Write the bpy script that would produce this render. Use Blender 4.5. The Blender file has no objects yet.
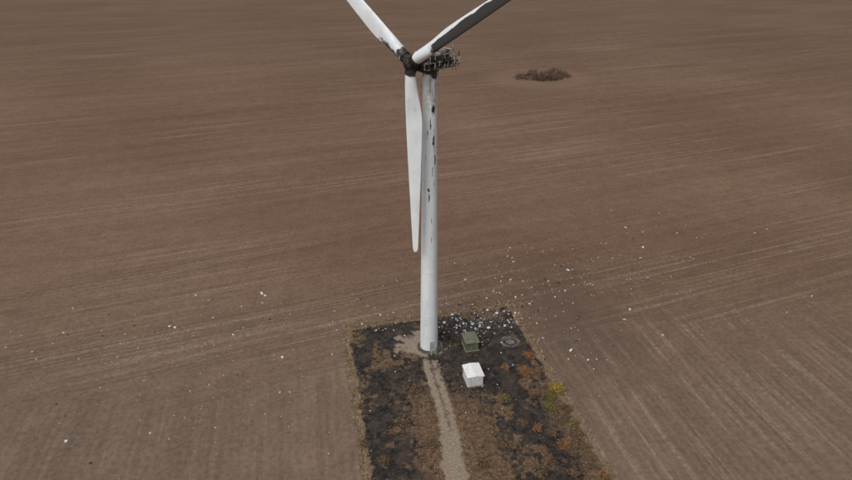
import bpy, bmesh, math, random
from mathutils import Vector, Matrix, noise, Euler
R = random.Random(7)
rad = math.radians
scene = bpy.context.scene
col = scene.collection

# ------------------------------------------------------------------ helpers
def link(o, parent=None):
    col.objects.link(o)
    if parent: o.parent = parent
    return o
def empty(name, loc=(0,0,0), rotz=0):
    e = bpy.data.objects.new(name, None); e.location = loc; e.rotation_euler = (0,0,rotz)
    e.empty_display_size = 1
    return link(e)
def mesh_obj(name, verts, faces, mat, parent=None, smooth=False, colors=None):
    me = bpy.data.meshes.new(name); me.from_pydata(verts, [], faces); me.update()
    if colors is not None:
        a = me.color_attributes.new("Col", 'FLOAT_COLOR', 'POINT')
        a.data.foreach_set("color", [c for q in colors for c in q])
    me.materials.append(mat)
    if smooth: me.polygons.foreach_set("use_smooth", [True]*len(me.polygons))
    return link(bpy.data.objects.new(name, me), parent)
def bm_obj(name, bm, mat, parent=None, smooth=False):
    me = bpy.data.meshes.new(name); bm.to_mesh(me); bm.free(); me.materials.append(mat)
    if smooth: me.polygons.foreach_set("use_smooth", [True]*len(me.polygons))
    return link(bpy.data.objects.new(name, me), parent)
def box(bm, c, s, rot=None, bevel=0):
    m = Matrix.Translation(c)
    if rot is not None: m = m @ rot
    r = bmesh.ops.create_cube(bm, size=1, matrix=m @ Matrix.Diagonal((*s,1)))
    if bevel:
        es = list({e for v in r['verts'] for e in v.link_edges})
        bmesh.ops.bevel(bm, geom=es, offset=bevel, segments=2, affect='EDGES')
def beam(bm, a, b, w, h=None, seg=0):
    a=Vector(a); b=Vector(b); d=b-a; h=h or w
    q=d.to_track_quat('Z','Y').to_matrix().to_4x4()
    m=Matrix.Translation((a+b)/2)@q
    if seg: bmesh.ops.create_cone(bm, cap_ends=True, segments=seg, radius1=w/2, radius2=h/2, depth=d.length, matrix=m)
    else: bmesh.ops.create_cube(bm, size=1, matrix=m@Matrix.Diagonal((w,h,d.length,1)))
def n3(x,y,z=0): return noise.noise(Vector((x,y,z)))
def fb(x,y,z=0,o=5): return noise.fractal(Vector((x,y,z)),1.0,2.0,o)
def sm(a,b,x):
    t=max(0,min(1,(x-a)/(b-a))); return t*t*(3-2*t)

class NT:
    def __init__(s,name,rough=0.9,spec=0.2):
        s.m=bpy.data.materials.new(name); s.m.use_nodes=True; s.t=s.m.node_tree
        s.b=s.t.nodes["Principled BSDF"]; s.b.inputs["Roughness"].default_value=rough
        s.b.inputs["Specular IOR Level"].default_value=spec
    def n(s,typ,**kw):
        x=s.t.nodes.new(typ)
        for k,v in kw.items(): setattr(x,k,v)
        return x
    def l(s,a,b): s.t.links.new(a,b)
    def put(s,sock,v):
        if hasattr(v,'is_output'): s.l(v,sock)
        else: sock.default_value=v
    def math(s,op,a,b=0.0,c=None,clamp=False):
        x=s.n("ShaderNodeMath",operation=op,use_clamp=clamp); s.put(x.inputs[0],a); s.put(x.inputs[1],b)
        if c is not None: s.put(x.inputs[2],c)
        return x.outputs[0]
    def noise(s,vec,scale,detail=4,rough=.55,dist=0):
        x=s.n("ShaderNodeTexNoise"); s.l(vec,x.inputs["Vector"]); x.inputs["Scale"].default_value=scale
        x.inputs["Detail"].default_value=detail; x.inputs["Roughness"].default_value=rough; x.inputs["Distortion"].default_value=dist
        return x.outputs["Fac"]
    def mapv(s,vec,scale=(1,1,1),rot=0,loc=(0,0,0)):
        x=s.n("ShaderNodeMapping",vector_type='POINT'); s.l(vec,x.inputs[0]); x.inputs["Scale"].default_value=scale
        x.inputs["Rotation"].default_value=(0,0,rot); x.inputs["Location"].default_value=loc
        return x.outputs[0]
    def ramp(s,f,a,b,va=0.0,vb=1.0):
        x=s.n("ShaderNodeMapRange",interpolation_type='SMOOTHSTEP'); s.put(x.inputs[0],f)
        for i,v in enumerate((a,b,va,vb)): x.inputs[i+1].default_value=v
        return x.outputs[0]
    def mix(s,f,a,b,mode='MIX'):
        x=s.n("ShaderNodeMix",data_type='RGBA',blend_type=mode)
        s.put(x.inputs[0],f)
        for i,v in ((6,a),(7,b)):
            if isinstance(v,tuple): v=(*v[:3],1)
            s.put(x.inputs[i],v)
        return x.outputs[2]
    def mul(s,c,f):
        x=s.n("ShaderNodeVectorMath",operation='SCALE'); s.put(x.inputs[0],c); s.put(x.inputs[3],f); return x.outputs[0]
    def bump(s,h,strength,dist):
        x=s.n("ShaderNodeBump"); s.l(h,x.inputs["Height"]); x.inputs["Strength"].default_value=strength
        x.inputs["Distance"].default_value=dist; s.l(x.outputs[0],s.b.inputs["Normal"])
    def base(s,c): s.put(s.b.inputs["Base Color"],c if hasattr(c,'is_output') else (*c,1))
    def pos(s):
        return s.n("ShaderNodeNewGeometry").outputs["Position"]
    def col(s):
        x=s.n("ShaderNodeAttribute",attribute_name="Col"); return x
def flat_mat(name,c,rough=.8,var=.25,scale=3,spec=.2,metal=0):
    t=NT(name,rough,spec); p=t.pos(); f=t.noise(p,scale,6,.6)
    t.base(t.mul((*c,),t.ramp(f,.3,.7,1-var,1+var))) ; t.b.inputs["Metallic"].default_value=metal
    return t.m
def attr_mat(name,rough=.9,var=.2,scale=6):
    t=NT(name,rough,.1); a=t.col(); f=t.noise(t.pos(),scale,4,.6)
    t.base(t.mul(a.outputs["Color"],t.ramp(f,.3,.7,1-var,1+var))); return t.m

# ------------------------------------------------------------------ field
PADROT=rad(12)
t=NT("ploughed_soil",.95,.1); P=t.pos()
rowA=t.mapv(P,(1,1,1),-rad(20.5))
rowB=t.mapv(P,(1,1,1),-rad(12)+rad(-90)+0)
sx=t.n("ShaderNodeSeparateXYZ"); t.l(P,sx.inputs[0])
warp=t.noise(P,.03,3)
bd=t.math('SUBTRACT',t.math('MULTIPLY',sx.outputs[0],.21),sx.outputs[1])
bd=t.math('ADD',bd,t.math('MULTIPLY',t.math('SUBTRACT',warp,.5),34))
head=t.ramp(bd,-10,18)
def rows(v,seed):
    a=t.noise(t.mapv(v,(.014,.8,1),0,(seed,0,0)),1,4,.62)
    b=t.noise(t.mapv(v,(.004,.10,1),0,(0,seed,0)),1,4,.6)
    c=t.noise(t.mapv(v,(.06,2.6,1),0,(seed,seed,0)),1,2,.6)
    s=t.n("ShaderNodeSeparateXYZ"); t.l(v,s.inputs[0])
    ph=t.math('ADD',t.math('MULTIPLY',s.outputs[1],2*math.pi/1.7),t.math('MULTIPLY',t.noise(v,.05,2),7))
    w=t.math('SINE',ph)
    return a,b,c,w
A=rows(rowA,3.1); B=rows(rowB,9.7)
def fm(a,b):
    x=t.n("ShaderNodeMix",data_type='FLOAT'); t.put(x.inputs[0],head); t.put(x.inputs[2],a); t.put(x.inputs[3],b); return x.outputs[0]
fine=fm(A[0],B[0]); wide=fm(A[1],B[1]); vfine=fm(A[2],B[2]); wave=fm(t.math('MULTIPLY',A[3],.3),B[3])
big=t.noise(P,.009,4,.5); clod=t.noise(P,1.1,7,.75); clod2=t.noise(P,.22,6,.65)
c=t.mix(t.ramp(big,.3,.7),(.153,.094,.062),(.192,.122,.082))
c=t.mix(t.ramp(sx.outputs[1],60,-45,0,.7),c,(.180,.135,.101))
c=t.mix(t.ramp(sx.outputs[1],110,420,0,.45),c,(.130,.086,.059))
f=t.math('MULTIPLY',t.ramp(fine,.3,.7,.925,1.075),t.ramp(wide,.3,.7,.925,1.075))
f=t.math('MULTIPLY',f,t.ramp(vfine,.25,.75,.94,1.06))
f=t.math('MULTIPLY',f,t.ramp(clod,.25,.75,.74,1.26))
f=t.math('MULTIPLY',f,t.ramp(clod2,.3,.7,.91,1.09))
f=t.math('MULTIPLY',f,t.math('ADD',1.0,t.math('MULTIPLY',t.math('MULTIPLY',wave,t.ramp(t.noise(P,.035,3),.35,.65,.15,1)),.05)))
c=t.mul(c,f)
band=t.math('MULTIPLY',t.ramp(t.noise(t.mapv(rowA,(.006,.035,1),0,(5,2,0)),1,3,.6),.45,.6),1)
st=t.math('MULTIPLY',t.ramp(fine,.50,.62),band)
st=t.math('MULTIPLY',st,t.ramp(t.noise(P,1.3,4,.75),.42,.6))
c=t.mix(t.math('MULTIPLY',st,.5),c,(.35,.285,.225))
def blob(cx,cy,rx,ry,a,b):
    x=t.math('DIVIDE',t.math('SUBTRACT',sx.outputs[0],cx),rx); y=t.math('DIVIDE',t.math('SUBTRACT',sx.outputs[1],cy),ry)
    d=t.math('SQRT',t.math('ADD',t.math('MULTIPLY',x,x),t.math('MULTIPLY',y,y)))
    d=t.math('ADD',d,t.math('MULTIPLY',t.math('SUBTRACT',clod2,.5),.7))
    return t.ramp(d,a,b,1,0)
c=t.mix(t.math('MULTIPLY',blob(69,258,34,30,.7,1.15),.4),c,(.23,.155,.115))
c=t.mix(t.math('MULTIPLY',blob(33,10,15,26,.2,1.2),.5),c,(.100,.068,.051))
t.base(c)
h=t.math('ADD',t.math('MULTIPLY',clod,.7),t.math('ADD',t.math('MULTIPLY',fine,.35),t.math('MULTIPLY',wave,.08)))
t.bump(h,.6,.35)
soil=t.m
S=5000
mesh_obj("ploughed_field",[(-S,-S,0),(S,-S,0),(S,S,0),(-S,S,0)],[(0,1,2,3)],soil)

# ------------------------------------------------------------------ burned plot
ca,sa=math.cos(PADROT),math.sin(PADROT)
def plot2w(u,v): return (u*ca-v*sa, u*sa+v*ca)
def w2plot(x,y): return (x*ca+y*sa, -x*sa+y*ca)
UL,UR,VT=-17.3,22.4,10.9
def track_x(y):
    pts=[(-3,.1),(-5.8,.7),(-13,1.9),(-20.9,2.9),(-32.9,4.4),(-60,8.5)]
    for (y0,x0),(y1,x1) in zip(pts,pts[1:]):
        if y<=y0 and y>=y1: return x0+(x1-x0)*(y0-y)/(y0-y1)+.35*math.sin(y*.22)
    return 8.5
def edge_d(u,v):
    top=VT+.03*(u)
    d=min(u-UL,UR-u,top-v, v+70)
    return d+ .7*fb(u*.35,v*.35,3)+.45*fb(u*1.3,v*1.3,8)
step=.22
nu=int((UR-UL+4)/step); nv=int((70+VT+4)/step)
verts=[];cols=[];idx={};faces=[]
def plot_masks(x,y):
    u,v=w2plot(x,y)
    e=edge_d(u,v)
    N=fb(x*.12,y*.12,1); M=fb(x*.5,y*.5,5); F=fb(x*1.6,y*1.6,11)
    dry=sm(-5,-22,y+5*N)*sm(11,4,abs(u-(-1.5+ (-.02*v)))+3.5*M)*.78
    dry=max(dry, sm(15.5,20,u+3*N)*sm(-8,-16,y+3*M)*.7)
    dry=max(dry, sm(0,.5,N+.6*M-.05)*.66)
    dry=max(0,dry+.35*F*(dry>.05))
    rim=sm(1.9,.3,e)
    ash=sm(12,2,math.hypot((x-12)*.8,(y-9.5)*1.5)+5*M)*.62
    ring=math.hypot(x-17.8,(y-1.7)*1.1)+.5*M
    ash=max(ash, .78*sm(1.0,.3,abs(ring-1.7)))
    dirt=sm(5.2,2.6,math.hypot((x+1.9)*.8,(y-.6))+2.2*M)*.9
    dirt=max(dirt,.6*sm(1.3,.5,ring))
    tx=track_x(y)
    dl=abs(x-(tx-.9)); dr=abs(x-(tx+.9))
    tr=max((1.15+.4*M)*sm(1.0,.3,dl+.5*F),(.9+.7*M)*sm(.95,.25,dr+.6*F))*sm(-2.5,-6,y)
    tr=max(tr,.48*sm(2.6,1.0,abs(x-tx)+1.0*M)*sm(-2.5,-6,y), .8*sm(-15,-28,y)*sm(3.0,1.2,abs(x-tx)+1.3*M))
    dirt=max(dirt,tr)
    return dry,rim,ash,dirt,e
for j in range(nv):
    for i in range(nu):
        u=UL-2+i*step; v=VT+3-j*step
        e=edge_d(u,v)
        if e<-.05: continue
        x,y=plot2w(u,v)
        z=.035+.07*sm(0,1.5,e)*(1+fb(x*.6,y*.6,2))
        dry,rim,ash,dirt,_=plot_masks(x,y)
        idx[i,j]=len(verts); verts.append((x,y,z)); cols.append((dry,rim,ash,dirt))
for (i,j),a in idx.items():
    b=idx.get((i+1,j));c_=idx.get((i+1,j+1));d=idx.get((i,j+1))
    if b is not None and c_ is not None and d is not None: faces.append((a,d,c_,b))
t=NT("burned_ground",.95,.1); P=t.pos(); at=t.col()
s3=t.n("ShaderNodeSeparateColor"); t.l(at.outputs["Color"],s3.inputs[0])
n1=t.noise(P,.9,8,.75); n2=t.noise(P,4,6,.75); n3_=t.noise(P,.35,5,.6); n4=t.noise(t.mapv(P,(1,1,1),0,(40,3,1)),2.2,6,.78)
c=t.mix(t.ramp(n1,.38,.68),(.015,.014,.014),(.062,.052,.046))
c=t.mix(t.math('MULTIPLY',t.ramp(n3_,.42,.62),.55),c,(.085,.066,.054))
c=t.mix(t.math('MULTIPLY',t.ramp(n2,.52,.68),.55),c,(.17,.14,.115))
dryc=t.mix(t.ramp(n4,.35,.65),(.09,.052,.033),(.25,.165,.10))
m=t.ramp(t.math('ADD',s3.outputs[0],t.math('MULTIPLY',t.math('SUBTRACT',n1,.5),1.7)),.15,.75)
c=t.mix(t.math('MULTIPLY',m,.9),c,dryc)
m=t.ramp(t.math('ADD',s3.outputs[2],t.math('MULTIPLY',t.math('SUBTRACT',n2,.5),2.4)),.62,1.05)
c=t.mix(t.math('MULTIPLY',m,.8),c,(.38,.37,.36))
m=t.ramp(t.math('ADD',at.outputs["Alpha"],t.math('MULTIPLY',t.math('SUBTRACT',n4,.5),1.1)),.2,.85)
c=t.mix(m,c,t.mix(t.ramp(n2,.3,.7),(.19,.145,.107),(.38,.31,.24)))
m=t.ramp(t.math('ADD',s3.outputs[1],t.math('MULTIPLY',t.math('SUBTRACT',n4,.5),1.6)),.35,.95)
c=t.mix(t.math('MULTIPLY',m,.9),c,(.25,.18,.115))
t.base(c); t.bump(t.math('ADD',n1,t.math('MULTIPLY',n2,.4)),.8,.3)
mesh_obj("burned_ground",verts,faces,t.m,smooth=True,colors=cols)

# ------------------------------------------------------------------ dry / burned grass
gv=[];gf=[];gc=[]
def tuft(x,y,r,h,c,n=7):
    for k in range(n):
        a=R.uniform(0,6.28); d=r*R.random()**.5; bx=x+math.cos(a)*d*.6; by=y+math.sin(a)*d*.6
        lean=R.uniform(.1,.8)*h; a2=a+R.uniform(-.8,.8); w=R.uniform(.025,.07)
        px,py=-math.sin(a2)*w,math.cos(a2)*w; hh=h*R.uniform(.5,1.1); b=len(gv)
        gv.extend([(bx-px,by-py,.03),(bx+px,by+py,.03),(bx+math.cos(a2)*lean,by+math.sin(a2)*lean,.03+hh)])
        gf.append((b,b+1,b+2)); s=R.uniform(.7,1.3); gc.extend([(c[0]*s,c[1]*s,c[2]*s,1)]*3)
cnt=0
while cnt<18000:
    u=R.uniform(UL-.9,UR+.9); v=R.uniform(-62,VT+1.1); x,y=plot2w(u,v)
    dry,rim,ash,dirt,e=plot_masks(x,y)
    if dirt>.4 or e<-.9: cnt+=.2; continue
    q=R.random()
    if q<rim*.8: c=R.choice([(.34,.25,.15),(.22,.155,.09),(.40,.31,.19)]); h=R.uniform(.25,.65)
    elif q<dry*.9: c=R.choice([(.18,.10,.055),(.26,.17,.10),(.13,.075,.045),(.13,.11,.06),(.32,.22,.13)]); h=R.uniform(.2,.55)
    elif q<.5: c=R.choice([(.018,.016,.015),(.04,.032,.027),(.07,.05,.038),(.15,.11,.075)]); h=R.uniform(.1,.35)
    else: cnt+=1; continue
    tuft(x,y,R.uniform(.15,.45),h,c,6); cnt+=1
leafmat=attr_mat("dry_leaf",.9,.2,5)
mesh_obj("dry_grass",gv,gf,leafmat,colors=gc)

# ------------------------------------------------------------------ shrubs
barkmat=flat_mat("twig_bark",(.07,.05,.04),.9,.3,4)
def shrub(name,x,y,rx,ry,h,cols_,n,stems=26,leaf=.11):
    e=empty(name,(x,y,.03))
    bm=bmesh.new(); tips=[]
    for k in range(stems):
        a=R.uniform(0,6.28); q=R.random()**.5; sx_,sy_=rx*q*math.cos(a),ry*q*math.sin(a)
        top=h*(1-.55*q*q)*R.uniform(.6,1.12)
        b0=Vector((sx_*.35,sy_*.35,-.02)); b1=Vector((sx_*.8,sy_*.8,top*.55)); b2=Vector((sx_*1.05,sy_*1.05,top))
        beam(bm,b0,b1,.07,.045,5); beam(bm,b1,b2,.045,.015,4)
        for s in range(3):
            p=b1.lerp(b2,R.random()); e2=p+Vector((R.uniform(-.4,.4),R.uniform(-.4,.4),R.uniform(.1,.45)))
            beam(bm,p,e2,.03,.01,3); tips.append(e2)
        tips+= [b2,b1.lerp(b2,.5),b1]
    bm_obj("stems",bm,barkmat,e)
    V=[];F=[];C=[]
    for k in range(n):
        p=R.choice(tips)+Vector((R.gauss(0,.2),R.gauss(0,.2),R.gauss(0,.16)))
        if p.z<.03: p.z=.05
        q=Euler((R.uniform(0,6.28),R.uniform(0,6.28),0)).to_matrix(); s=leaf*R.uniform(.6,1.4)
        b=len(V)
        for d in ((-1,0,0),(0,-.6,0),(1,0,0),(0,.6,0)): V.append(tuple(p+q@Vector(d)*s))
        F.append((b,b+1,b+2,b+3)); cc=R.choice(cols_); m=R.uniform(.65,1.25); C+= [(cc[0]*m,cc[1]*m,cc[2]*m,1)]*4
    mesh_obj("leaves",V,F,leafmat,e,colors=C)
yel=[(.44,.30,.06),(.36,.26,.06),(.27,.22,.07),(.50,.36,.09)]
yg=[(.25,.21,.075),(.18,.16,.06),(.30,.24,.08),(.13,.12,.055)]
org=[(.38,.19,.085),(.31,.155,.075),(.26,.155,.09)]
brn=[(.17,.11,.07),(.22,.15,.095),(.13,.09,.06),(.28,.19,.12)]
rus=[(.27,.15,.08),(.20,.12,.07),(.32,.2,.1)]
shrub("yellow_shrub",24.7,-13.6,1.5,1.3,1.8,yel,1000)
shrub("yellow_shrub",23.0,-15.6,1.3,1.2,1.3,yg,800)
shrub("yellow_shrub",22.6,-18.2,1.2,1.3,1.2,yg,650)
shrub("orange_shrub",19.9,-8.6,1.3,1.1,1.1,org,1000)
shrub("orange_shrub",21.1,-3.2,1.4,1.0,.8,org,620)
shrub("orange_shrub",15.8,-6.9,.9,.7,.5,org,260)
shrub("green_weed",.9,-2.9,.7,.4,.4,[(.2,.2,.07),(.14,.15,.06)],120,10)
shrub("green_weed",5.2,-.2,1.2,.6,.5,[(.15,.15,.07),(.11,.11,.06)],220,14)
for (x,y,r) in ((26.3,-22.5,1.1),(20.2,-14.5,.9),(23.2,-27,1.1),(28.6,-33.5,1.2),(19.5,-23,.8),(14.5,-16,.8),(22.3,-8,.7)):
    shrub("rusty_shrub",x,y,r,r*.9,R.uniform(.6,1.0),R.choice([rus,org,yg]),int(420*r),stems=16)
for (x,y,r) in ((24.5,-21,1.3),(26.3,-24.5,1.4),(25,-28,1.6),(27.5,-31,1.5),(28.2,-36,1.8),(22,-24,1.1),(20.5,-30,1.2),(26.8,-27.5,1.2),(24.2,-32.5,1.5),(25.6,-18.5,1.1),(-12.8,-18,.8),(-11.5,-27,.9),(-8,-31,1.2),(.2,-27,1.0),(13,-27,1.2),(11,-19,.9),(16.5,-22,1.0),(-5,-22,1.1),(18,-33,1.3),(9,-31,1.1),(-3,-14,.8)):
    shrub("brown_shrub",x,y,r,r*.9,R.uniform(.5,1.1),brn,int(480*r),stems=16)

# far thicket: one object
e=empty("shrub_thicket",(71,258,0),rad(8))
bm=bmesh.new();V=[];F=[];C=[]
clumps=[(R.uniform(-15,15),R.uniform(-8,8),R.uniform(1.8,4.2)) for k in range(22)]
for k in range(330):
    if R.random()<.62:
        cx,cy,cr=R.choice(clumps); x=cx+R.gauss(0,cr*.55); y=cy*math.sqrt(max(0,1-(cx/18)**2))+R.gauss(0,cr*.55); big_=1
    else:
        a=R.uniform(0,6.28); q=R.random()**.5; x=18.5*q*math.cos(a); y=10.5*q*math.sin(a); big_=.45
    h=R.uniform(1.4,4.4)*big_
    for s in range(6):
        ang=R.uniform(0,6.28); tip=Vector((x+math.cos(ang)*h*.4,y+math.sin(ang)*h*.4,h*R.uniform(.7,1.25)))
        beam(bm,(x,y,-.02),tip,.16,.04,4)
    cc0=R.choice([(.16,.10,.07),(.21,.13,.09),(.12,.08,.06),(.27,.17,.11),(.13,.11,.07),(.32,.23,.16)])
    for s in range(int(44*big_+9)):
        p=Vector((x+R.gauss(0,.7),y+R.gauss(0,.7),max(.15,h*R.uniform(.1,1.1)))); q_=Euler((R.uniform(0,6.28),R.uniform(0,6.28),0)).to_matrix(); sz=R.uniform(.12,.3)
        b=len(V)
        for d in ((-1,0,0),(0,-.6,0),(1,0,0),(0,.6,0)): V.append(tuple(p+q_@Vector(d)*sz))
        F.append((b,b+1,b+2,b+3)); m=R.uniform(.6,1.35); C+=[(cc0[0]*m,cc0[1]*m,cc0[2]*m,1)]*4
bm_obj("stems",bm,barkmat,e); mesh_obj("foliage",V,F,leafmat,e,colors=C)

# ------------------------------------------------------------------ wind turbine
WT=empty("wind_turbine")
t=NT("turbine_paint",.5,.35); P=t.pos(); at=t.col(); s3=t.n("ShaderNodeSeparateColor"); t.l(at.outputs["Color"],s3.inputs[0])
nv_=t.noise(t.mapv(P,(1.2,1.2,.12)),1,6,.6); nb=t.noise(P,1.6,8,.7); nc=t.noise(P,.35,4,.6)
c=t.mix(t.ramp(nc,.3,.7),(.66,.70,.715),(.74,.77,.785))
c=t.mix(t.ramp(nv_,.5,.75,0,.25),c,(.42,.42,.38))
m=t.ramp(t.math('ADD',s3.outputs[1],t.math('MULTIPLY',t.math('SUBTRACT',nb,.5),1.2)),.2,1.0)
c=t.mix(m,c,(.27,.235,.205))
m=t.ramp(t.math('ADD',s3.outputs[0],t.math('MULTIPLY',t.math('SUBTRACT',nb,.5),1.3)),.40,.85)
c=t.mix(m,c,(.03,.027,.025))
t.base(c); paint=t.m
TH=58.6
nz=420; ns=72; V=[];F=[];C=[]
spots=[(-1.05,46.8,.17,2.0),(-1.75,37.5,.28,.55),(-1.6,35.6,.11,1.3),(-1.35,31.5,.07,1.4),(-.8,43.2,.15,1.1),(-1.1,52.6,.3,.9),(-1.5,50,.1,1.5),(-1.3,27,.06,1.0),(-.8,22.5,.09,.3),(-1.2,41.0,.09,1.5),(-1.9,48,.08,1.2),(-.9,39,.06,.8),(-2.1,44,.05,1.0)]
RB,RT=1.9,1.2
for j in range(nz+1):
    z=TH*j/nz; r=RB+(RT-RB)*(z/TH)
    for i in range(ns):
        a=-math.pi+2*math.pi*i/ns; V.append((r*math.cos(a),r*math.sin(a),z))
        k=0
        for (sa_,sz,wa,wz) in spots:
            d=math.hypot((a-sa_+.12*n3(z*.8,sz,1))/wa,(z-sz)/wz)+.8*fb(a*5,z*.9,sz); k=max(k,.95*sm(1.1,.35,d))
        k=max(k,sm(57.0,58.5,z+.9*fb(a*2,z*.3,4)))
        brn_=sm(47,55.5,z+3*fb(a*1.5,z*.15,2))*(.6+.7*fb(a*2.5,z*.2,9))*sm(1.6,.5,abs(a+1.15))
        brn_=max(brn_,.35*sm(.15,.55,fb(a*1.2,z*.12,13)), .4*sm(3,0,z),.6*sm(.2,.5,fb(a*4,z*.12,7))*sm(26,46,z)*sm(1.4,.4,abs(a+1.1)))
        C.append((k,max(0,brn_),0,1))
for j in range(nz):
    for i in range(ns):
        a=j*ns+i;b=j*ns+(i+1)%ns; F.append((a,b,b+ns,a+ns))
mesh_obj("tower",V,F,paint,WT,smooth=True,colors=C)
bm=bmesh.new()
for z in (19.5,39.2):
    r=RB+(RT-RB)*(z/TH)
    bmesh.ops.create_cone(bm,cap_ends=True,segments=72,radius1=r+.02,radius2=r+.02,depth=.1,matrix=Matrix.Translation((0,0,z)))
bm_obj("tower_flanges",bm,flat_mat("flange_paint",(.58,.6,.61),.5,.1),WT)
bm=bmesh.new()
bmesh.ops.create_cone(bm,cap_ends=True,segments=72,radius1=2.6,radius2=2.5,depth=.3,matrix=Matrix.Translation((0,0,.15)))
bmesh.ops.create_cone(bm,cap_ends=True,segments=72,radius1=2.1,radius2=2.1,depth=.14,matrix=Matrix.Translation((0,0,.372)))
bm_obj("foundation",bm,flat_mat("sooty_concrete",(.09,.08,.07),.9,.4),WT)
bm=bmesh.new(); dm=Matrix.Rotation(rad(20),4,'Z')
box(bm,dm@Vector((0,-1.86,1.75)),(.95,.16,2.1),dm,.05)
bm_obj("door",bm,flat_mat("door_paint",(.35,.37,.37),.6,.2),WT)
bm=bmesh.new()
for k in range(3): box(bm,dm@Vector((0,-2.25-.32*k,.62-.2*k)),(1.1,.3,.06),dm)
for s in (-.58,.58):
    beam(bm,dm@Vector((s,-2.1,.65)),dm@Vector((s,-3.1,.05)),.06,.12)
    beam(bm,dm@Vector((s,-2.15,.65)),dm@Vector((s,-2.15,1.65)),.05); beam(bm,dm@Vector((s,-2.15,1.65)),dm@Vector((s,-3.1,1.0)),.05)
    beam(bm,dm@Vector((s,-3.1,1.0)),dm@Vector((s,-3.1,.03)),.05)
bm_obj("entry_steps",bm,flat_mat("galvanised",(.3,.3,.3),.5,.2),WT)

# nacelle group: local X towards rotor
NA=bpy.data.objects.new("nacelle",None); link(NA,WT); NA.location=(0,0,60.3); NA.rotation_euler=(0,0,rad(222))
t=NT("charred_metal",.75,.3); P=t.pos(); a1=t.noise(P,1.3,7,.7); a2=t.noise(P,4,5,.7)
c=t.mix(t.ramp(a1,.45,.62),(.014,.013,.013),(.08,.052,.037)); c=t.mix(t.ramp(a2,.6,.74,0,.7),c,(.28,.26,.24)); t.base(c); char=t.m
t=NT("ash_metal",.8,.3); P=t.pos(); a1=t.noise(P,1.0,6,.65); c=t.mix(t.ramp(a1,.42,.58),(.04,.034,.03),(.46,.44,.42)); t.base(c); ashm=t.m
bm=bmesh.new()
for s in (-.85,.85): box(bm,(-1.1,s,-1.25),(7.6,.28,.55))
for x in (-4.7,-3.2,-1.6,0,1.4,2.5): box(bm,(x,0,-1.28),(.26,1.4,.4))
bmesh.ops.create_cone(bm,cap_ends=True,segments=40,radius1=1.35,radius2=1.45,depth=.4,matrix=Matrix.Translation((0,0,-1.62)))
box(bm,(2.1,0,-.3),(.9,1.3,1.5),None,.15)
RX=Matrix.Rotation(rad(90),4,'Y')
for (x,r1,r2,d,z) in ((2.9,.5,.75,1.3,.05),(.9,.28,.28,2.4,.05),(-.6,.85,.75,1.1,-.1),(-1.35,.55,.6,.6,-.1),(-3.3,.62,.62,1.7,-.15),(-2.2,.12,.12,.9,.0)):
    bmesh.ops.create_cone(bm,cap_ends=True,segments=24,radius1=r1,radius2=r2,depth=d,matrix=Matrix.Translation((x,0,z))@RX)
for k in range(7): box(bm,(-2.7-.2*k,0,-.15),(.06,1.4,1.35),Matrix.Rotation(rad(45),4,'X'))
box(bm,(-4.9,.3,-.6),(.7,1.0,1.0),None,.06); box(bm,(-.6,.8,.4),(.9,.4,.5),None,.05)
bm_obj("drivetrain",bm,char,NA)
bm=bmesh.new()
ribs=[]
for k,x in enumerate((-5.4,-4.2,-3.1,-2.0,-.9,.2,1.3,2.4)):
    w=1.45; zt=1.4+R.uniform(-.3,.15); pts=[(x,-w,-1.2),(x+R.uniform(-.1,.1),-w,.9),(x+R.uniform(-.15,.15),-w*.72,zt),(x+R.uniform(-.15,.15),w*.72,zt),(x,w,.9),(x,w,-1.2)]
    pts=[Vector(p)+Vector((0,R.uniform(-.12,.12),R.uniform(-.08,.08))) for p in pts]; ribs.append(pts)
    for a,b in zip(pts,pts[1:]):
        if k in (3,5) and a.z>.8 and b.z>.8: continue
        beam(bm,a,b,.14)
for i in range(6):
    for k in range(7):
        if R.random()<.25: continue
        beam(bm,ribs[k][i],ribs[k+1][i],.11)
for s in (-1.5,1.5):
    beam(bm,(-5.2,s,-.2),(1.5,s,-.2+R.uniform(-.2,.1)),.09)
for k in range(8):
    x=R.uniform(-5,2.4); s=R.choice((-1.5,1.5)); beam(bm,(x,s,-1.1),(x+R.uniform(-.8,.8),s+R.uniform(-.2,.2),R.uniform(.3,1.5)),.06)
beam(bm,(-4.9,-.4,1.2),(-4.9,-.4,2.4),.08); beam(bm,(-4.9,.5,1.2),(-4.8,.5,2.1),.08); beam(bm,(-4.9,-.4,2.1),(-4.8,.5,2.0),.06)
bm_obj("canopy_frame",bm,ashm,NA)
V=[];F=[]
def sheet(o,ax,ay,nx,ny,seed,th=.34):
    o=Vector(o);ax=Vector(ax);ay=Vector(ay);nn=ax.cross(ay).normalized();id_={}
    for j in range(ny+1):
        for i in range(nx+1):
            if fb(i*.35,j*.35,seed)>th: continue
            p=o+ax*(i/nx)+ay*(j/ny)+nn*.22*fb(i*.3,j*.3,seed+5); id_[i,j]=len(V); V.append(tuple(p))
    for (i,j),a in id_.items():
        q=[id_.get(k) for k in ((i+1,j),(i+1,j+1),(i,j+1))]
        if None not in q: F.append((a,*q))
sheet((-5.2,-1.56,-1.35),(4,0,0),(0,0,1.0),24,8,2,.0)
sheet((-1.2,-1.58,-1.4),(3.6,0,0),(0,0,1.7),24,9,9,.05)
sheet((-5.2,1.56,-1.35),(7.5,0,0),(0,0,1.6),40,10,4,.05)
sheet((-5.0,-1.2,1.35),(3.5,0,0),(0,2.3,0),20,14,14,-.1)
sheet((-5.35,-1.4,-1.3),(0,2.8,0),(0,0,1.9),16,12,24,.0)
sheet((.6,-1.4,-1.42),(2.4,0,0),(0,2.8,0),16,16,29,.25)
mesh_obj("torn_cover",V,F,char,NA)
HX=4.3
bm=bmesh.new()
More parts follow.
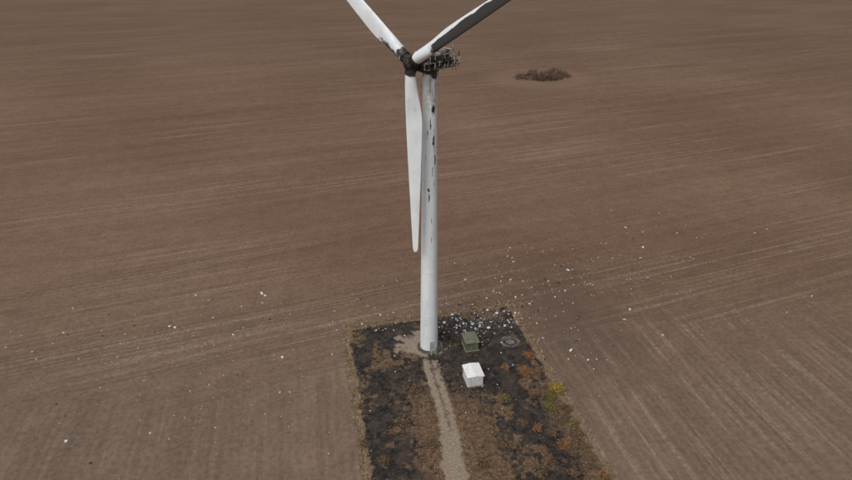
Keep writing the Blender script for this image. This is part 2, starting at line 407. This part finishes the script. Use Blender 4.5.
bmesh.ops.create_uvsphere(bm,u_segments=32,v_segments=20,radius=1,matrix=Matrix.Translation((HX,0,.1))@Matrix.Diagonal((1.25,1.15,1.15,1)))
bmesh.ops.create_cone(bm,cap_ends=True,segments=32,radius1=.9,radius2=1.1,depth=.8,matrix=Matrix.Translation((HX-.9,0,.1))@RX)
PH=[58.6,-60.4,181.0]
for ph in PH:
    m=Matrix.Translation((HX,0,.1))@Matrix.Rotation(rad(ph),4,'X')
    bmesh.ops.create_cone(bm,cap_ends=True,segments=28,radius1=.9,radius2=.85,depth=1.0,matrix=m@Matrix.Translation((0,0,1.0)))
    bmesh.ops.create_cone(bm,cap_ends=True,segments=28,radius1=.98,radius2=.98,depth=.18,matrix=m@Matrix.Translation((0,0,1.42)))
for k in range(16):
    a=R.uniform(0,6.28); d=R.uniform(.4,1.1); p=Vector((HX+R.uniform(-.3,1.1),math.cos(a)*d,.1+math.sin(a)*d))
    beam(bm,p,p+Vector((R.uniform(-.3,.6),R.uniform(-.5,.5),R.uniform(-.6,.4))),R.uniform(.05,.15))
bm_obj("hub",bm,char,NA)
bm=bmesh.new()
for k in range(9):
    p=Vector((R.uniform(-4.8,4),R.uniform(-1.5,1.5),-1.2)); 
    for s in range(4):
        q=p+Vector((R.uniform(-.2,.2),R.uniform(-.15,.15),-R.uniform(.15,.45))); beam(bm,p,q,.05); p=q
bm_obj("hanging_cables",bm,char,NA)
# blades
L=34.9; CM=2.9
def blade(name,ph,pitch,soot):
    V=[];F=[];C=[];N=220;K=36
    for j in range(N+1):
        s=j/N; z=1.3+(L-1.3)*s
        if s<.25: ch=1.75+(CM-1.75)*sm(-.02,.25,s)
        else: ch=CM*(.34+.66*(1-((s-.25)/.75)**1.25))
        if s>.97: ch*=max(.12,math.sqrt(max(0,1-((s-.97)/.03)**2)))
        th=1.0*(1-sm(.0,.24,s)) + (.30-.14*s)*sm(.0,.24,s)
        tw=rad(-10*(1-s)**2)
        cx=.5-.15*sm(.0,.25,s)
        for k in range(K):
            a=2*math.pi*k/K
            cy=.5*(1+math.cos(a)); tt=math.sin(a)*.5
            prof=1-(sm(.02,.22,s))*.75*cy**1.2
            y=-(cy-cx)*ch; x=tt*th*ch*prof
            V.append((x*math.cos(tw)-y*math.sin(tw), x*math.sin(tw)+y*math.cos(tw), z))
            C.append((soot(s,cy,tt,z),.3*sm(.2,.6,fb(s*9,cy,ph)),0,1))
    for j in range(N):
        for k in range(K):
            a=j*K+k;b=j*K+(k+1)%K; F.append((a+K,b+K,b,a))
    F.append(tuple(reversed([N*K+k for k in range(K)]))); F.append(tuple(range(K)))
    o=mesh_obj(name,V,F,paint,NA,smooth=True,colors=C)
    o.matrix_local=Matrix.Translation((HX,0,.1))@Matrix.Rotation(rad(ph),4,'X')@Matrix.Rotation(rad(pitch),4,'Z')
    return o
def soot_l(s,cy,tt,z): return max(sm(3.6,1.8,z+1.2*fb(z,cy*2,1)), .8*sm(.6,.9,cy+.3*fb(z*.4,cy,2))*sm(13,5,z))
def soot_r(s,cy,tt,z): return max(sm(2.6,1.5,z+.8*fb(z,cy*2,3)), 1.3*sm(.35,.6,(1-cy)+.25*sm(6,15,z)+.16*fb(z*.3,cy*1.5,5))*sm(4,8.5,z))
def soot_d(s,cy,tt,z): return sm(2.8,1.4,z+.8*fb(z,cy*2,6))
blade("blade_1",PH[0],14,soot_l); blade("blade_2",PH[1],-24,soot_r); blade("blade_3",PH[2],-24,soot_d)

# ------------------------------------------------------------------ transformer kiosk (olive) and white hut
def hut(name,x,y,rot,w,d,h,wallm,roofm,trimm,gable):
    e=empty(name,(x,y,.1),rot)
    bm=bmesh.new(); box(bm,(0,0,.0),(w+.3,d+.3,.3)); bm_obj("plinth",bm,flat_mat("plinth_concrete",(.22,.2,.18),.9,.3),e)
    bm=bmesh.new(); box(bm,(0,0,.15+h/2),(w,d,h),None,.02); bm_obj("walls",bm,wallm,e)
    bm=bmesh.new(); o=.2; z0=.15+h+.004; W=w/2+o; D=d/2+o
    vs=[bm.verts.new(p) for p in ((-W,-D,z0),(W,-D,z0),(W,D,z0),(-W,D,z0),(-W,-D,z0+.12),(W,-D,z0+.12),(W,D,z0+.12),(-W,D,z0+.12),(0,-D,z0+.12+gable),(0,D,z0+.12+gable))]
    for f in ((3,2,1,0),(0,1,5,8,4),(2,3,7,9,6),(1,2,6,5),(3,0,4,7),(4,8,9,7),(8,5,6,9)): bm.faces.new([vs[i] for i in f])
    bm_obj("roof",bm,roofm,e)
    bm=bmesh.new()
    for s in (-1,1):
        box(bm,(s*w*.22,-d/2-.02,.2+h*.44),(w*.4,.05,h*.8),None,.01)
        for k in range(5): box(bm,(s*w*.22,-d/2-.06,.15+h*.62+k*.09),(w*.28,.04,.035))
    for k in range(4): box(bm,(w/2+.02,-d*.3+k*d*.2,.2+h*.6),(.05,d*.14,h*.3),None,.01)
    for k in range(4): box(bm,(-w/2-.02,-d*.3+k*d*.2,.2+h*.6),(.05,d*.14,h*.3),None,.01)
    bm_obj("doors_and_vents",bm,trimm,e)
    bm=bmesh.new(); box(bm,(.06,-d/2-.09,.2+h*.4),(.03,.05,.22)); bm_obj("handle",bm,char,e)
    return e
def dirtywhite(name,c,c2,amt):
    t=NT(name,.6,.3); P=t.pos(); a=t.noise(P,1.4,7,.7); b=t.noise(t.mapv(P,(3,3,.5)),1,5,.6)
    t.base(t.mix(t.ramp(t.math('ADD',a,t.math('MULTIPLY',b,.4)),.6,.95,0,amt),c,c2)); return t.m
hut("equipment_hut",8.7,-10.5,PADROT,3.1,3.6,2.3,dirtywhite("hut_wall",(.7,.71,.7),(.3,.27,.24),.7),dirtywhite("hut_roof",(.8,.8,.79),(.45,.42,.38),.5),dirtywhite("hut_trim",(.6,.61,.61),(.3,.27,.24),.6),.25)
hut("transformer_kiosk",8.9,.2,PADROT,2.7,3.5,2.0,dirtywhite("kiosk_wall",(.12,.125,.075),(.05,.045,.035),.8),dirtywhite("kiosk_roof",(.17,.17,.115),(.08,.07,.055),.8),dirtywhite("kiosk_trim",(.15,.15,.095),(.05,.045,.035),.7),.12)

# ------------------------------------------------------------------ fallen debris
V=[];F=[];C=[]
def shard(x,y,s,c,z=.04):
    n=R.choice((4,5,5,6)); b=len(V); a0=R.uniform(0,6.28); el=R.uniform(.35,1); tilt=R.uniform(-.35,.35); rr=R.uniform(0,6.28)
    top=[]
    for k in range(n):
        a=2*math.pi*k/n+R.uniform(-.35,.35); q=s*R.uniform(.6,1.1); lx=math.cos(a)*q; ly=math.sin(a)*q*el
        px=lx*math.cos(rr)-ly*math.sin(rr); py=lx*math.sin(rr)+ly*math.cos(rr)
        top.append((x+px,y+py,z+s*.35+lx*tilt+R.uniform(0,.2)*s))
    V.extend(top); V.extend([(p[0],p[1],max(.01,p[2]-.05-s*.25)) for p in top])
    F.append(tuple(b+k for k in range(n)))
    for k in range(n): F.append((b+k,b+n+k,b+n+(k+1)%n,b+(k+1)%n))
    C.extend([(*c,1)]*(2*n))
def dcol():
    q=R.random()
    if q<.55: g=R.uniform(.45,.72); return (g,g*1.01,g*1.02)
    if q<.8: g=R.uniform(.25,.42); return (g,g*.97,g*.92)
    return (.03,.028,.026)
def cloud(n,cx,cy,sx_,sy_,rot,smin,smax,z=.04):
    for k in range(n):
        a=R.gauss(0,sx_); b=R.gauss(0,sy_); s=smin+(smax-smin)*R.random()**3
        shard(cx+a*math.cos(rot)-b*math.sin(rot),cy+a*math.sin(rot)+b*math.cos(rot),s,dcol(),z)
cloud(420,12,9,6.5,3.4,rad(15),.05,.38,.1)
cloud(60,-8,7,6,3,rad(15),.05,.3,.1)
cloud(200,12,18,14,5,rad(15),.06,.36)
cloud(240,32,27,17,10,rad(20),.07,.36)
cloud(120,58,38,24,14,rad(20),.08,.38)
cloud(190,-42,7,24,7,rad(15),.06,.34)
cloud(170,-40,-14,17,11,rad(10),.06,.30)
cloud(70,-80,2,16,8,rad(20),.07,.32)
cloud(80,32,-2,7,9,0,.06,.3)
cloud(120,7,-6,8,7,0,.05,.22,.1)
cloud(60,12,-25,8,9,0,.05,.2,.1)
cloud(60,-8,-4,7,9,0,.05,.2,.1)
for (x,y,s) in ((-41.4,20.5,.6),(-40.3,19.6,.4),(37,31.4,.75),(38.3,31.8,.4),(30.4,-1.3,.5),(-57.6,6.7,.5),(-59,7.2,.35),(58.3,38,.45),(61,44,.35),(-31,-3.5,.45),(3.5,8.5,.5),(5.5,11.5,.6),(16,12.2,.6),(10,8,.6),(13.5,6.5,.5),(-64,-26,.4),(52,4,.3)):
    shard(x,y,s,(.68,.69,.69))
dm_=attr_mat("debris_surface",.7,.15,5)
mesh_obj("turbine_debris",V,F,dm_,colors=C)

# ------------------------------------------------------------------ light, sky, camera
w=bpy.data.worlds.new("World"); scene.world=w; w.use_nodes=True; nt=w.node_tree
sky=nt.nodes.new("ShaderNodeTexSky"); sky.sky_type='NISHITA'; sky.sun_disc=False
EL,AZ=rad(52),rad(215)
sky.sun_elevation=EL; sky.sun_rotation=AZ; sky.air_density=1; sky.dust_density=5
hs=nt.nodes.new("ShaderNodeHueSaturation"); hs.inputs["Saturation"].default_value=.3
nt.links.new(sky.outputs[0],hs.inputs["Color"]); nt.links.new(hs.outputs[0],nt.nodes["Background"].inputs[0])
nt.nodes["Background"].inputs[1].default_value=.11
sd=bpy.data.lights.new("sun","SUN"); sd.energy=1.0; sd.angle=rad(25); sd.color=(1,.98,.95)
so=bpy.data.objects.new("sun",sd); link(so)
dirv=Vector((math.sin(AZ)*math.cos(EL),math.cos(AZ)*math.cos(EL),math.sin(EL)))
so.rotation_euler=dirv.to_track_quat('Z','Y').to_euler()
cd=bpy.data.cameras.new("camera"); cd.sensor_width=36; cd.lens=24; cd.clip_end=12000; cd.clip_start=.5
co=bpy.data.objects.new("camera",cd); co.location=(-.65,-97,79); co.rotation_euler=(rad(61.5),0,0); link(co)
scene.camera=co
scene.view_settings.view_transform='Standard'; scene.view_settings.look='None'; scene.view_settings.exposure=0
